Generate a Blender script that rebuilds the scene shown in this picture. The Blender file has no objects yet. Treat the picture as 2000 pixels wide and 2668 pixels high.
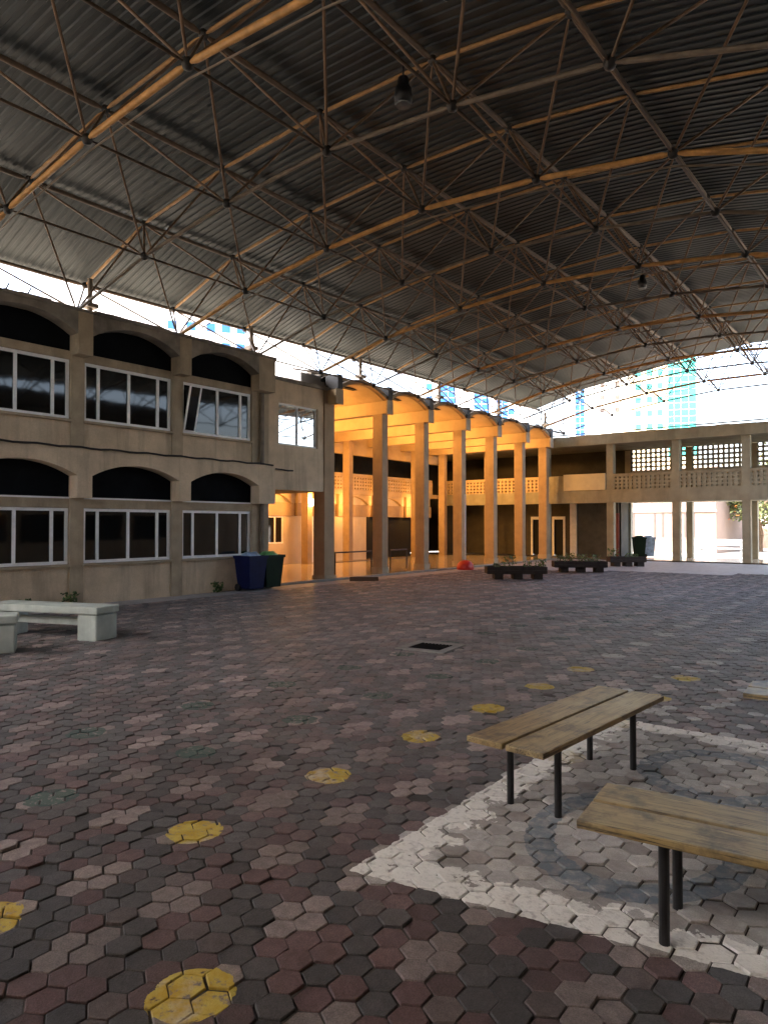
import bpy, bmesh, math, random
from mathutils import Vector, Matrix
random.seed(7)
R = math.radians
sc = bpy.context.scene
col = sc.collection

# ------------------------------------------------------------------ camera
FPX, IW, IH = 1840.0, 2000.0, 2668.0
EYE = Vector((0.0, 0.0, 1.65))
TILT = math.atan((1366 - 1334) / FPX)
YAW = math.atan2(2410 - 1000, FPX / math.cos(TILT))
FWD = Vector((-math.sin(YAW) * math.cos(TILT), math.cos(YAW) * math.cos(TILT), math.sin(TILT)))
RGT = Vector((math.cos(YAW), math.sin(YAW), 0))
UPV = RGT.cross(FWD)
cd = bpy.data.cameras.new('camera')
cam = bpy.data.objects.new('camera', cd)
col.objects.link(cam)
cam.matrix_world = Matrix(((RGT.x, UPV.x, -FWD.x, EYE.x), (RGT.y, UPV.y, -FWD.y, EYE.y), (RGT.z, UPV.z, -FWD.z, EYE.z), (0, 0, 0, 1)))
cd.sensor_fit = 'VERTICAL'
cd.sensor_height = 36.0
cd.lens = 36.0 * FPX / IH
cd.clip_start, cd.clip_end = 0.05, 3000
sc.camera = cam

# ------------------------------------------------------------------ sky and sun
SUN_AZ, SUN_EL = R(-150), R(63)       # azimuth measured from +Y towards +X
w = bpy.data.worlds.new('World'); sc.world = w; w.use_nodes = True
nt = w.node_tree
bg = nt.nodes['Background']
sky = nt.nodes.new('ShaderNodeTexSky'); sky.sky_type = 'NISHITA'; sky.sun_disc = False
sky.sun_elevation = SUN_EL; sky.sun_rotation = SUN_AZ
sky.dust_density = 9.0; sky.air_density = 1.0; sky.ozone_density = 1.0
nt.links.new(sky.outputs[0], bg.inputs[0]); bg.inputs[1].default_value = 0.15
sd = bpy.data.lights.new('sun', 'SUN'); sd.energy = .7; sd.angle = R(10); sd.color = (1, .95, .87)
so = bpy.data.objects.new('sun', sd); col.objects.link(so)
sv = Vector((math.sin(SUN_AZ) * math.cos(SUN_EL), math.cos(SUN_AZ) * math.cos(SUN_EL), math.sin(SUN_EL)))
so.rotation_euler = (-sv).to_track_quat('-Z', 'Y').to_euler()
so.location = (-30, 40, 60)
sc.view_settings.view_transform = 'Standard'
sc.view_settings.look = 'None'
sc.view_settings.gamma = 1.0
sc.view_settings.exposure = 4.15
sc.render.engine = 'CYCLES'
sc.cycles.use_denoising = True
sc.cycles.max_bounces = 8
sc.cycles.diffuse_bounces = 5
sc.cycles.sample_clamp_indirect = 8.0

def ray(x, y):
    return FWD + RGT * ((x - 1000) / FPX) - UPV * ((y - 1334) / FPX)
def on_plane(x, y, ax, v):
    d = ray(x, y); t = (v - EYE[ax]) / d[ax]
    return EYE + d * t
def project(p):
    q = Vector(p) - EYE; z = q.dot(FWD)
    if z < .05: return None
    return (1000 + FPX * q.dot(RGT) / z, 1334 - FPX * q.dot(UPV) / z, z)

# ------------------------------------------------------------------ materials
def new_mat(name):
    m = bpy.data.materials.new(name); m.use_nodes = True
    return m, m.node_tree, m.node_tree.nodes['Principled BSDF']
def noise(nt, scale, detail=4, vec=None, rough=.6):
    n = nt.nodes.new('ShaderNodeTexNoise'); n.inputs['Scale'].default_value = scale
    n.inputs['Detail'].default_value = detail; n.inputs['Roughness'].default_value = rough
    if vec: nt.links.new(vec, n.inputs['Vector'])
    return n.outputs['Fac']
def ramp(nt, fac, p0, p1, c0=(0, 0, 0, 1), c1=(1, 1, 1, 1)):
    r = nt.nodes.new('ShaderNodeValToRGB'); nt.links.new(fac, r.inputs[0])
    r.color_ramp.elements[0].position = p0; r.color_ramp.elements[1].position = p1
    r.color_ramp.elements[0].color = c0; r.color_ramp.elements[1].color = c1
    return r.outputs[0]
def mixc(nt, fac, a, b, mode='MIX'):
    m = nt.nodes.new('ShaderNodeMix'); m.data_type = 'RGBA'; m.blend_type = mode
    for s, v in ((m.inputs[0], fac), (m.inputs[6], a), (m.inputs[7], b)):
        if isinstance(v, (int, float)): s.default_value = v
        elif isinstance(v, tuple): s.default_value = v if len(v) == 4 else (*v, 1)
        else: nt.links.new(v, s)
    return m.outputs[2]
def position(nt, scale=None):
    g = nt.nodes.new('ShaderNodeNewGeometry')
    if not scale: return g.outputs['Position']
    m = nt.nodes.new('ShaderNodeVectorMath'); m.operation = 'MULTIPLY'; m.inputs[1].default_value = scale
    nt.links.new(g.outputs['Position'], m.inputs[0]); return m.outputs[0]
def bump(nt, b, h, strength, dist):
    n = nt.nodes.new('ShaderNodeBump'); n.inputs['Strength'].default_value = strength
    n.inputs['Distance'].default_value = dist; nt.links.new(h, n.inputs['Height'])
    nt.links.new(n.outputs[0], b.inputs['Normal'])
M = {}
def plain(name, c, rough=.8, var=.25, scale=3, bstr=.3, bscale=60, bdist=.01, stain=0., metal=0., spec=None, speck=0.):
    m, nt, b = new_mat(name)
    p = position(nt)
    lo = tuple(max(0, x * (1 - var)) for x in c); hi = tuple(min(1, x * (1 + var)) for x in c)
    cc = mixc(nt, ramp(nt, noise(nt, scale, 5, p), .3, .7), lo, hi)
    if speck:
        cc = mixc(nt, ramp(nt, noise(nt, bscale, 2, p), .35, .65), cc, (1 + speck, 1 + speck, 1 + speck), 'MULTIPLY')
        cc = mixc(nt, ramp(nt, noise(nt, bscale * 1.7, 2, p), .5, .75), cc, tuple(x * (1 - speck) for x in c))
    if stain:
        s = ramp(nt, noise(nt, 1.0, 5, position(nt, (2.2, 2.2, .28))), .5, .72)
        ms = nt.nodes.new('ShaderNodeMath'); ms.operation = 'MULTIPLY'; ms.inputs[1].default_value = stain
        nt.links.new(s, ms.inputs[0])
        cc = mixc(nt, ms.outputs[0], cc, tuple(x * .35 for x in c))
    nt.links.new(cc, b.inputs['Base Color'])
    b.inputs['Roughness'].default_value = rough; b.inputs['Metallic'].default_value = metal
    if spec is not None: b.inputs['Specular IOR Level'].default_value = spec
    if bstr: bump(nt, b, noise(nt, bscale, 3, p), bstr, bdist)
    M[name] = m; return m
plain('render_tan', (.56, .445, .305), .9, .2, 1.6, .5, 90, .012, stain=.6, speck=.25)
plain('concrete_tan', (.38, .305, .205), .88, .2, 3, .35, 60, .008, stain=.5, speck=.15)
plain('column_tan', (.35, .25, .15), .85, .14, 3, .3, 50, .006, stain=.2, speck=.12)
plain('roof_concrete', (.25, .22, .175), .92, .35, 2.5, .5, 40, .02, stain=.5)
plain('gallery_olive', (.30, .28, .20), .88, .2, 2, .3, 50, .006, stain=.4, speck=.12)
plain('vault_cream', (.52, .39, .23), .85, .1, 2, .15, 30, .004, stain=.12)
plain('wall_cream', (.58, .48, .33), .8, .08, 2, .15, 40, .004, stain=.1)
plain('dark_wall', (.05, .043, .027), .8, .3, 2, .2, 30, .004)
plain('slate_wall', (.06, .065, .06), .75, .3, 3, .2, 30, .004)
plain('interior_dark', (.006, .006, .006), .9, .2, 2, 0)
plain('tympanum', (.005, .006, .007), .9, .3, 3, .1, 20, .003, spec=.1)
plain('white_frame', (.84, .84, .82), .45, .08, 8, 0)
plain('garden_paint', (.26, .28, .30), .6, .1, 5, .1, 30, .003)
plain('white_paint', (.70, .70, .68), .6, .1, 5, .1, 30, .003)
plain('door_red', (.16, .025, .02), .55, .2, 5, 0)
plain('sign_cream', (.62, .55, .36), .7, .06, 6, 0)
plain('steel_orange_lit', (.52, .27, .08), .5, .3, 7, .15, 40, .002)  # orange lamp light painted into the colour of the frame tubes
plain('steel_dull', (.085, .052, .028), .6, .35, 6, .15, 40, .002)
plain('steel_orange_dim', (.30, .16, .052), .55, .35, 7, .15, 40, .002)  # dimmer copy of the orange-lit steel, for the top chords
plain('steel_less_lit', (.125, .07, .032), .55, .3, 7, .15, 40, .002)  # struts darkened in colour because less light reaches them
plain('steel_grey', (.17, .13, .09), .6, .3, 6, .1, 40, .002)
plain('node_black', (.02, .017, .014), .55, .3, 8, 0)
plain('black_metal', (.012, .012, .013), .45, .3, 10, .1, 80, .001)
plain('grate_iron', (.008, .008, .008), .9, .2, 10, 0, spec=.05)
plain('lamp_glass', (.12, .13, .13), .15, .1, 5, 0)
plain('stone_pale', (.42, .47, .42), .85, .18, 4, .3, 60, .006, stain=.35)
plain('bin_blue', (.003, .007, .05), .6, .25, 6, .05, 40, .002, spec=.2)
plain('bin_green', (.003, .016, .006), .6, .25, 6, .05, 40, .002, spec=.2)
plain('bag_plastic', (.32, .45, .62), .35, .3, 9, .5, 14, .03)
plain('bag_green', (.16, .42, .16), .35, .3, 9, .5, 14, .03)
plain('timber_dark', (.035, .024, .017), .8, .35, 6, .3, 30, .004)
plain('soil', (.03, .022, .015), .95, .3, 10, .5, 30, .02)
plain('red_plastic', (.55, .03, .018), .4, .15, 4, .1, 12, .01)
plain('pole_white', (.6, .6, .58), .5, .1, 5, 0)
plain('rubber_black', (.015, .014, .013), .8, .2, 5, .2, 40, .004)
plain('manhole_frame', (.25, .24, .22), .85, .2, 5, .3, 60, .005)
plain('cable_black', (.012, .010, .009), .7, .2, 5, 0)
plain('joint_sand', (.045, .038, .033), .95, .3, 12, .4, 60, .004)
plain('bark', (.13, .085, .05), .9, .3, 8, .5, 20, .02)
plain('outer_ground', (.26, .24, .21), .9, .12, 1.5, .2, 30, .004)
plain('block_white', (.62, .58, .48), .85, .1, 4, .1, 40, .003)
plain('far_white', (.78, .78, .76), .8, .04, .3, 0)
plain('far_cream', (.60, .50, .32), .8, .05, .3, 0)
plain('far_pink', (.21, .155, .125), .85, .08, 1.2, .1, 20, .004)
plain('slot_brown', (.06, .045, .04), .7, .2, 3, 0)
plain('tank_grey', (.36, .36, .36), .7, .15, 3, .1, 20, .004)
def glassy(name, c, rough=.04, spec=.6):
    m, nt, b = new_mat(name); b.inputs['Base Color'].default_value = (*c, 1)
    b.inputs['Roughness'].default_value = rough; b.inputs['Specular IOR Level'].default_value = spec
    bump(nt, b, noise(nt, 1.6, 2, position(nt)), .05, .02)
    M[name] = m
glassy('pane_dark', (.006, .007, .007), .04); M['pane_dark'].node_tree.nodes['Principled BSDF'].inputs['IOR'].default_value = 1.42
glassy('pane_mirror', (.03, .03, .03), .02); M['pane_mirror'].node_tree.nodes['Principled BSDF'].inputs['IOR'].default_value = 6.0
glassy('pane_blue', (.02, .09, .26), .15, .3)
glassy('pane_teal', (.03, .27, .24), .25, .3)
def clear_glass():
    m, nt, b = new_mat('pane_clear')
    b.inputs['Base Color'].default_value = (.95, .97, .97, 1); b.inputs['Roughness'].default_value = .0
    tr = nt.nodes.new('ShaderNodeBsdfTransparent'); tr.inputs[0].default_value = (.9, .93, .93, 1)
    gl = nt.nodes.new('ShaderNodeBsdfGlossy'); gl.inputs['Roughness'].default_value = .02
    fr = nt.nodes.new('ShaderNodeFresnel'); fr.inputs[0].default_value = 1.45
    mx = nt.nodes.new('ShaderNodeMixShader')
    nt.links.new(fr.outputs[0], mx.inputs[0]); nt.links.new(tr.outputs[0], mx.inputs[1]); nt.links.new(gl.outputs[0], mx.inputs[2])
    nt.links.new(mx.outputs[0], nt.nodes['Material Output'].inputs[0])
    M['pane_clear'] = m
clear_glass()
def floor_polish():
    m, nt, b = new_mat('terrazzo'); p = position(nt)
    c = mixc(nt, ramp(nt, noise(nt, 40, 2, p), .4, .6), (.42, .35, .25), (.52, .45, .33))
    nt.links.new(c, b.inputs['Base Color']); b.inputs['Roughness'].default_value = .14
    M['terrazzo'] = m
floor_polish()
def sheet_metal():
    m, nt, b = new_mat('sheet_zinc'); p = position(nt)
    c = mixc(nt, ramp(nt, noise(nt, .6, 5, p), .3, .7), (.016, .021, .022), (.032, .041, .042))
    c = mixc(nt, ramp(nt, noise(nt, 1.0, 4, position(nt, (.4, 6, .4))), .5, .75), c, (.012, .015, .015))
    nt.links.new(c, b.inputs['Base Color']); b.inputs['Roughness'].default_value = .5; b.inputs['Metallic'].default_value = .3; b.inputs['Specular IOR Level'].default_value = .4
    bump(nt, b, noise(nt, 3, 3, p), .15, .01)
    M['sheet_zinc'] = m
sheet_metal()
def wood():
    m, nt, b = new_mat('bench_wood')
    tc = nt.nodes.new('ShaderNodeTexCoord'); mp = nt.nodes.new('ShaderNodeMapping'); mp.inputs['Scale'].default_value = (1.2, 16, 16)
    nt.links.new(tc.outputs['Object'], mp.inputs[0])
    n1 = noise(nt, 2.2, 6, mp.outputs[0], .65)
    c = mixc(nt, ramp(nt, n1, .3, .72), (.16, .105, .042), (.38, .27, .115))
    c = mixc(nt, ramp(nt, noise(nt, 2.0, 4, tc.outputs['Object']), .45, .75), c, (.31, .25, .135))
    c = mixc(nt, ramp(nt, noise(nt, 5.5, 5, tc.outputs['Object'], .7), .50, .68), c, (.085, .062, .035))
    mp2 = nt.nodes.new('ShaderNodeMapping'); mp2.inputs['Scale'].default_value = (2.5, 60, 60); nt.links.new(tc.outputs['Object'], mp2.inputs[0])
    c = mixc(nt, ramp(nt, noise(nt, 2.0, 3, mp2.outputs[0]), .56, .66), c, (.05, .035, .02))
    nt.links.new(c, b.inputs['Base Color']); b.inputs['Roughness'].default_value = .45
    bump(nt, b, n1, .35, .004); M['bench_wood'] = m
wood()
def emit(name, c, s):
    m, nt, b = new_mat(name); b.inputs['Base Color'].default_value = (*c, 1)
    b.inputs['Emission Color'].default_value = (*c, 1); b.inputs['Emission Strength'].default_value = s; M[name] = m
emit('lamp_warm', (1, .62, .2), 5)
emit('tube_cool', (.6, 1, .85), .5)
def leaf(name, a, c2):
    m, nt, b = new_mat(name)
    oi = nt.nodes.new('ShaderNodeNewGeometry')
    c = mixc(nt, oi.outputs['Random Per Island'], a, c2)
    nt.links.new(c, b.inputs['Base Color']); b.inputs['Roughness'].default_value = .6
    b.inputs['Transmission Weight'].default_value = 0
    M[name] = m
leaf('leaf_green', (.035, .075, .02), (.10, .16, .04))
leaf('leaf_olive', (.05, .08, .02), (.14, .15, .05))
leaf('flower_orange', (.5, .12, .02), (.6, .2, .04))

# paving pattern: a lattice of flower clusters, painted dots, and a painted game pitch
P0 = (-2.06, 1.58); LU = (0.0, 1.07); LV = (-1.075, 0.84)
def paver_mat(name, use_attr):
    m, nt, b = new_mat(name); L = nt.links
    def math_(op, a, b2=None):
        n = nt.nodes.new('ShaderNodeMath'); n.operation = op
        for s, v in zip(n.inputs, (a, b2)):
            if v is None: continue
            if isinstance(v, (int, float)): s.default_value = v
            else: L.new(v, s)
        return n.outputs[0]
    g = nt.nodes.new('ShaderNodeNewGeometry'); sx = nt.nodes.new('ShaderNodeSeparateXYZ'); L.new(g.outputs['Position'], sx.inputs[0])
    p = g.outputs['Position']
    wob = math_('MULTIPLY', math_('SUBTRACT', noise(nt, 14, 3, p), .5), .05)
    x = math_('ADD', sx.outputs[0], wob); y = math_('ADD', sx.outputs[1], wob)
    if use_attr:
        a = nt.nodes.new('ShaderNodeAttribute'); a.attribute_name = 'paver_colour'; base = a.outputs['Color']
    else:
        a = nt.nodes.new('ShaderNodeObjectInfo'); base = a.outputs['Color']
    base = mixc(nt, ramp(nt, noise(nt, 22, 5, p), .3, .75), base, (.55, .55, .56), 'MULTIPLY')
    base = mixc(nt, math_('MULTIPLY', ramp(nt, noise(nt, 1.1, 5, p), .45, .7), .45), base, (.05, .043, .038))
    base = mixc(nt, .8, base, mixc(nt, ramp(nt, noise(nt, 170, 3, p), .35, .65), (.62, .61, .60), (1.25, 1.25, 1.25)), 'MULTIPLY')
    # painted dots on the lattice
    pv = math_('DIVIDE', math_('SUBTRACT', x, P0[0]), LV[0])
    pu = math_('DIVIDE', math_('SUBTRACT', math_('SUBTRACT', y, P0[1]), math_('MULTIPLY', pv, LV[1])), LU[1])
    rv = math_('ROUND', pv); ru = math_('ROUND', pu)
    dv = math_('SUBTRACT', pv, rv); du = math_('SUBTRACT', pu, ru)
    dx = math_('MULTIPLY', dv, LV[0]); dy = math_('ADD', math_('MULTIPLY', dv, LV[1]), math_('MULTIPLY', du, LU[1]))
    dist = math_('SQRT', math_('ADD', math_('MULTIPLY', dx, dx), math_('MULTIPLY', dy, dy)))
    disc = math_('MULTIPLY', math_('LESS_THAN', dist, .148), math_('SUBTRACT', 1.0, math_('MULTIPLY', math_('GREATER_THAN', x, -2.6), math_('MULTIPLY', math_('GREATER_THAN', y, 2.1), math_('LESS_THAN', y, 4.4)))))
    worn = ramp(nt, noise(nt, 26, 4, p), .34, .46)
    yrow = math_('MULTIPLY', math_('GREATER_THAN', rv, -.5), math_('LESS_THAN', rv, 1.5))
    grow = math_('MULTIPLY', math_('GREATER_THAN', rv, 1.5), math_('LESS_THAN', rv, 3.5))
    parity = math_('LESS_THAN', math_('PINGPONG', math_('ADD', ru, 60.), 1.), .5)
    # pitch rectangle
    e1 = math_('SUBTRACT', math_('SUBTRACT', y, 2.985), math_('MULTIPLY', x, .178))
    e2 = math_('ADD', x, 2.20); e3 = math_('SUBTRACT', 6.0, y)
    ins = math_('MINIMUM', math_('MINIMUM', e1, e2), e3)
    inside = math_('GREATER_THAN', ins, 0.0)
    wn = noise(nt, 5, 5, p)
    border = math_('MULTIPLY', inside, math_('LESS_THAN', ins, math_('ADD', math_('MULTIPLY', ramp(nt, wn, .3, .6), .24), .05)))
    def ring(cx, cy, rx, ry, k):
        ax = math_('DIVIDE', math_('SUBTRACT', x, cx), rx); ay = math_('DIVIDE', math_('SUBTRACT', y, cy), ry)
        d = math_('SQRT', math_('ADD', math_('MULTIPLY', ax, ax), math_('MULTIPLY', ay, ay)))
        return math_('MULTIPLY', math_('LESS_THAN', d, 1.0), math_('GREATER_THAN', d, k))
    rg = math_('MAXIMUM', ring(-1.22, 3.80, .56, .71, .74), ring(-1.10, 5.05, .5, .55, .7))
    cc = mixc(nt, math_('MULTIPLY', inside, .35), base, mixc(nt, ramp(nt, wn, .35, .65), (.30, .27, .245), (.58, .56, .53)))
    cc = mixc(nt, math_('MULTIPLY', math_('MULTIPLY', border, ramp(nt, noise(nt, 30, 4, p), .2, .5)), .922), cc, (.72, .70, .65))
    cc = mixc(nt, math_('MULTIPLY', math_('MULTIPLY', rg, ramp(nt, noise(nt, 18, 4, p), .25, .55)), .7), cc, (.07, .115, .155))
    out = math_('SUBTRACT', 1.0, inside)
    cc = mixc(nt, math_('MULTIPLY', math_('MULTIPLY', disc, yrow), math_('MULTIPLY', math_('ADD', out, math_('MULTIPLY', math_('GREATER_THAN', y, 4.4), .3)), worn)), cc, mixc(nt, math_('GREATER_THAN', y, 8.5), mixc(nt, ramp(nt, noise(nt, 12, 3, p), .35, .6), (.40, .26, .022), mixc(nt, ramp(nt, noise(nt, 3.3, 2, p), .52, .56), (.46, .35, .07), (.45, .38, .26))), (.40, .38, .35)))
    cc = mixc(nt, math_('MULTIPLY', math_('MULTIPLY', math_('MULTIPLY', disc, grow), out), math_('MULTIPLY', worn, .8)), cc, (.012, .062, .048))
    L.new(cc, b.inputs['Base Color'])
    b.inputs['Roughness'].default_value = .62; b.inputs['Specular IOR Level'].default_value = .4
    bump(nt, b, noise(nt, 90, 4, p), .55, .006)
    M[name] = m
paver_mat('paver_field', True); paver_mat('paver_piece', False)
def far_paving():
    m, nt, b = new_mat('far_paving'); p = position(nt)
    v = nt.nodes.new('ShaderNodeTexVoronoi'); v.inputs['Scale'].default_value = 6.9; v.inputs['Randomness'].default_value = .35
    nt.links.new(p, v.inputs['Vector'])
    bw = nt.nodes.new('ShaderNodeSeparateColor'); nt.links.new(v.outputs['Color'], bw.inputs[0])
    c = mixc(nt, ramp(nt, bw.outputs[0], .35, .65), (.31, .30, .297), (.40, .39, .387))
    c = mixc(nt, ramp(nt, bw.outputs[1], .9, .95), c, (.29, .275, .26))
    c = mixc(nt, ramp(nt, noise(nt, .35, 4, p), .35, .7), c, (.37, .362, .36))
    nt.links.new(c, b.inputs['Base Color']); b.inputs['Roughness'].default_value = .6
    v2 = nt.nodes.new('ShaderNodeTexVoronoi'); v2.feature = 'DISTANCE_TO_EDGE'; v2.inputs['Scale'].default_value = 6.9; v2.inputs['Randomness'].default_value = .35
    nt.links.new(p, v2.inputs['Vector'])
    bump(nt, b, ramp(nt, v2.outputs[0], 0, .08), .5, .01)
    M['far_paving'] = m
far_paving()

# ------------------------------------------------------------------ mesh helpers
def world_loc(o):
    v = Vector((0, 0, 0))
    while o is not None:
        v += o.location; o = o.parent
    return v
class MB:
    def __init__(s): s.v = []; s.f = []; s.mi = []
    def add(s, vs, fs, k=0):
        n = len(s.v); s.v += [tuple(v) for v in vs]
        s.f += [tuple(n + i for i in f) for f in fs]; s.mi += [k] * len(fs); return s
    def box(s, x0, x1, y0, y1, z0, z1, k=0):
        if x0 > x1: x0, x1 = x1, x0
        if y0 > y1: y0, y1 = y1, y0
        vs = [(x, y, z) for z in (z0, z1) for (x, y) in ((x0, y0), (x1, y0), (x1, y1), (x0, y1))]
        return s.add(vs, [(3, 2, 1, 0), (4, 5, 6, 7), (0, 1, 5, 4), (1, 2, 6, 5), (2, 3, 7, 6), (3, 0, 4, 7)], k)
    def bevel_box(s, x0, x1, y0, y1, z0, z1, b=.01):
        bm = bmesh.new(); bmesh.ops.create_cube(bm, size=1)
        for v in bm.verts:
            v.co = Vector(((x0 + x1) / 2 + v.co.x * (x1 - x0), (y0 + y1) / 2 + v.co.y * (y1 - y0), (z0 + z1) / 2 + v.co.z * (z1 - z0)))
        bmesh.ops.bevel(bm, geom=bm.edges[:], offset=b, segments=2, profile=.5, affect='EDGES')
        bm.verts.ensure_lookup_table(); bm.verts.index_update()
        s.add([v.co.copy() for v in bm.verts], [[v.index for v in f.verts] for f in bm.faces]); bm.free(); return s
    def tube(s, a, b, r, n=8, r2=None, cap=True):
        a, b = Vector(a), Vector(b); r2 = r if r2 is None else r2
        d = (b - a).normalized(); u = d.orthogonal().normalized(); v = d.cross(u)
        vs = []
        for p, rr in ((a, r), (b, r2)):
            for i in range(n):
                t = 2 * math.pi * i / n; vs.append(p + u * math.cos(t) * rr + v * math.sin(t) * rr)
        fs = [(i, (i + 1) % n, n + (i + 1) % n, n + i) for i in range(n)]
        if cap: fs += [tuple(range(n - 1, -1, -1)), tuple(range(n, 2 * n))]
        return s.add(vs, fs)
    def path(s, pts, r, n=6):
        for a, b in zip(pts, pts[1:]): s.tube(a, b, r, n)
        return s
    def prism_x(s, prof, x0, x1):      # prof: closed (y,z) polygon
        n = len(prof)
        vs = [(x0, y, z) for y, z in prof] + [(x1, y, z) for y, z in prof]
        fs = [(i, (i + 1) % n, n + (i + 1) % n, n + i) for i in range(n)]
        return s.add(vs, fs + [tuple(range(n - 1, -1, -1)), tuple(range(n, 2 * n))])
    def arch_x(s, ya, yb, zs, zc, ztop, x0, x1, n=14):   # panel with an arched underside, built from column strips
        ys = [ya + (yb - ya) * i / n for i in range(n + 1)]
        h = (yb - ya) / 2; rise = zc - zs; rad = (h * h + rise * rise) / (2 * rise); ym = (ya + yb) / 2
        zz = [zc - rad + math.sqrt(max(0, rad * rad - (y - ym) ** 2)) for y in ys]
        vs = []
        for x in (x0, x1):
            vs += [(x, y, z) for y, z in zip(ys, zz)] + [(x, y, ztop) for y in ys]
        m = n + 1; o = 2 * m; fs = []
        for i in range(n):
            fs += [(i, m + i, m + i + 1, i + 1), (o + i, o + i + 1, o + m + i + 1, o + m + i),
                   (i, i + 1, o + i + 1, o + i), (m + i, o + m + i, o + m + i + 1, m + i + 1)]
        fs += [(0, o, o + m, m), (n, m + n, o + m + n, o + n)]
        return s.add(vs, fs)
    def lathe(s, c, prof, n=20):
        c = Vector(c); vs = []
        for r, z in prof:
            for i in range(n):
                t = 2 * math.pi * i / n; vs.append((c.x + r * math.cos(t), c.y + r * math.sin(t), c.z + z))
        fs = []
        for j in range(len(prof) - 1):
            for i in range(n):
                fs.append((j * n + i, j * n + (i + 1) % n, (j + 1) * n + (i + 1) % n, (j + 1) * n + i))
        fs += [tuple(range(n - 1, -1, -1)), tuple((len(prof) - 1) * n + i for i in range(n))]
        return s.add(vs, fs)
    def mesh(s, name, mats, off=Vector((0, 0, 0)), smooth=False):
        me = bpy.data.meshes.new(name)
        me.from_pydata([(v[0] - off.x, v[1] - off.y, v[2] - off.z) for v in s.v], [], s.f)
        for m in (mats if isinstance(mats, (list, tuple)) else [mats]): me.materials.append(M[m])
        if any(s.mi): me.polygons.foreach_set('material_index', s.mi)
        bm = bmesh.new(); bm.from_mesh(me); bmesh.ops.recalc_face_normals(bm, faces=bm.faces[:]); bm.to_mesh(me); bm.free()
        if smooth: me.polygons.foreach_set('use_smooth', [True] * len(me.polygons))
        me.update(); return me
    def build(s, name, mats, parent=None, local=False, smooth=False):
        off = Vector((0, 0, 0)) if (local or parent is None) else world_loc(parent)
        o = bpy.data.objects.new(name, s.mesh(name, mats, off, smooth)); col.objects.link(o)
        o.parent = parent; return o
def tag(o, label=None, cat=None, group=None, kind=None):
    if label: o['label'] = label
    if cat: o['category'] = cat
    if group: o['group'] = group
    if kind: o['kind'] = kind
    return o
def empty(name, loc, rz=0.):
    o = bpy.data.objects.new(name, None); o.location = loc; o.rotation_euler = (0, 0, rz); o.empty_display_size = .3
    col.objects.link(o); return o
def link(name, me, parent=None, mw=None):
    o = bpy.data.objects.new(name, me); col.objects.link(o); o.parent = parent
    if mw is not None: o.matrix_local = mw
    return o
def copy_tree(o, parent=None):
    c = o.copy(); col.objects.link(c); c.parent = parent
    for ch in list(o.children): copy_tree(ch, c)
    return c

# ------------------------------------------------------------------ ground and paving
tag(MB().add([(-400, -300, -.05), (400, -300, -.05), (400, 500, -.05), (-400, 500, -.05)], [(0, 1, 2, 3)]).build('ground', 'outer_ground'), kind='structure')
paving = empty('courtyard_paving', (0, 0, 0)); tag(paving, kind='structure')
def near_cell(cx, cy):
    d = math.hypot(cx, cy)
    if d > 26 or cy < .3: return False
    q = Vector((cx, cy, 0)); z = q.dot(FWD); h = q.dot(RGT)
    return z > .6 and -0.60 * z - .9 < h < .60 * z + 2.2
cells = set((i, j) for i in range(-18, 8) for j in range(0, 28) if near_cell(i + .5, j + .5) and i + .5 > -13.3)
bed, far = MB(), MB()
for i in range(-14, 20):
    for j in range(-12, 33):
        x0 = max(i, -13.75)
        q = [(x0, j), (i + 1, j), (i + 1, min(j + 1, 32.42)), (x0, min(j + 1, 32.42))]
        if (i, j) in cells: bed.add([(x, y, -.010) for x, y in q], [(0, 1, 2, 3)])
        else: far.add([(x, y, -.004) for x, y in q], [(0, 1, 2, 3)])
bed.build('sand_bed', 'joint_sand', paving); far.build('distant_paving', 'far_paving', paving)
HP = .132
def paver_class(x, y):
    v = (x - P0[0]) / LV[0]; u = (y - P0[1] - v * LV[1]) / LU[1]
    best = 9
    for a2 in (math.floor(v * 2), math.floor(v * 2) + 1):
        for b2 in (math.floor(u * 2), math.floor(u * 2) + 1):
            cx = P0[0] + a2 / 2 * LV[0]; cy = P0[1] + a2 / 2 * LV[1] + b2 / 2 * LU[1]
            jj = round(cy / (HP * math.sqrt(3) / 2)); sh = .5 * (jj % 2) + .5
            cx = (round(cx / HP - sh) + sh) * HP; cy = jj * HP * math.sqrt(3) / 2
            d = math.hypot(x - cx, y - cy)
            if d < best: best = d; lat = (a2, b2)
    if best < .121: return 'cluster', lat
    fr = (u * 2) % 1.0; fv = (v * 2) % 1.0
    if abs(fr - .5) < .14 or abs(fv - .5) < .075: return 'dark', lat
    return 'red', lat
def in_pitch(x, y): return x > -2.2 and y > 2.985 + .178 * x and y < 6.0
def paver_colour(x, y):
    k, lat = paver_class(x, y)
    rr = random.Random(lat[0] * 131 + lat[1] * 977)
    j = random.uniform(.72, 1.25); far = min(1, max(0, 1.28 - math.hypot((x + 7) * .85, y - 14) / 11.0))   # mid-court greyed and lightened in colour to stand in for grazing sheen
    if in_pitch(x, y):
        c = random.choice(((.30, .265, .235), (.42, .39, .36), (.56, .54, .50), (.22, .18, .16), (.62, .60, .57), (.34, .31, .28)))
        return tuple(v * j for v in c)
    if x > -2.4 and 5.9 < y < 9 and random.random() < .14: return (.5, .49, .47)
    if k == 'cluster':
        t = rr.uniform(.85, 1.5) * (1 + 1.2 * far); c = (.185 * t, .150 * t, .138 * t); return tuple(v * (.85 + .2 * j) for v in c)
    if k == 'dark': c = (.038, .034, .033)
    else: c = (.100, .043, .040) if random.random() < .8 else (.082, .056, .050)
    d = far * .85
    return tuple((a_ * (1 - d) + b_ * d) * j for a_, b_ in zip(c, (.37, .36, .358)))
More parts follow.
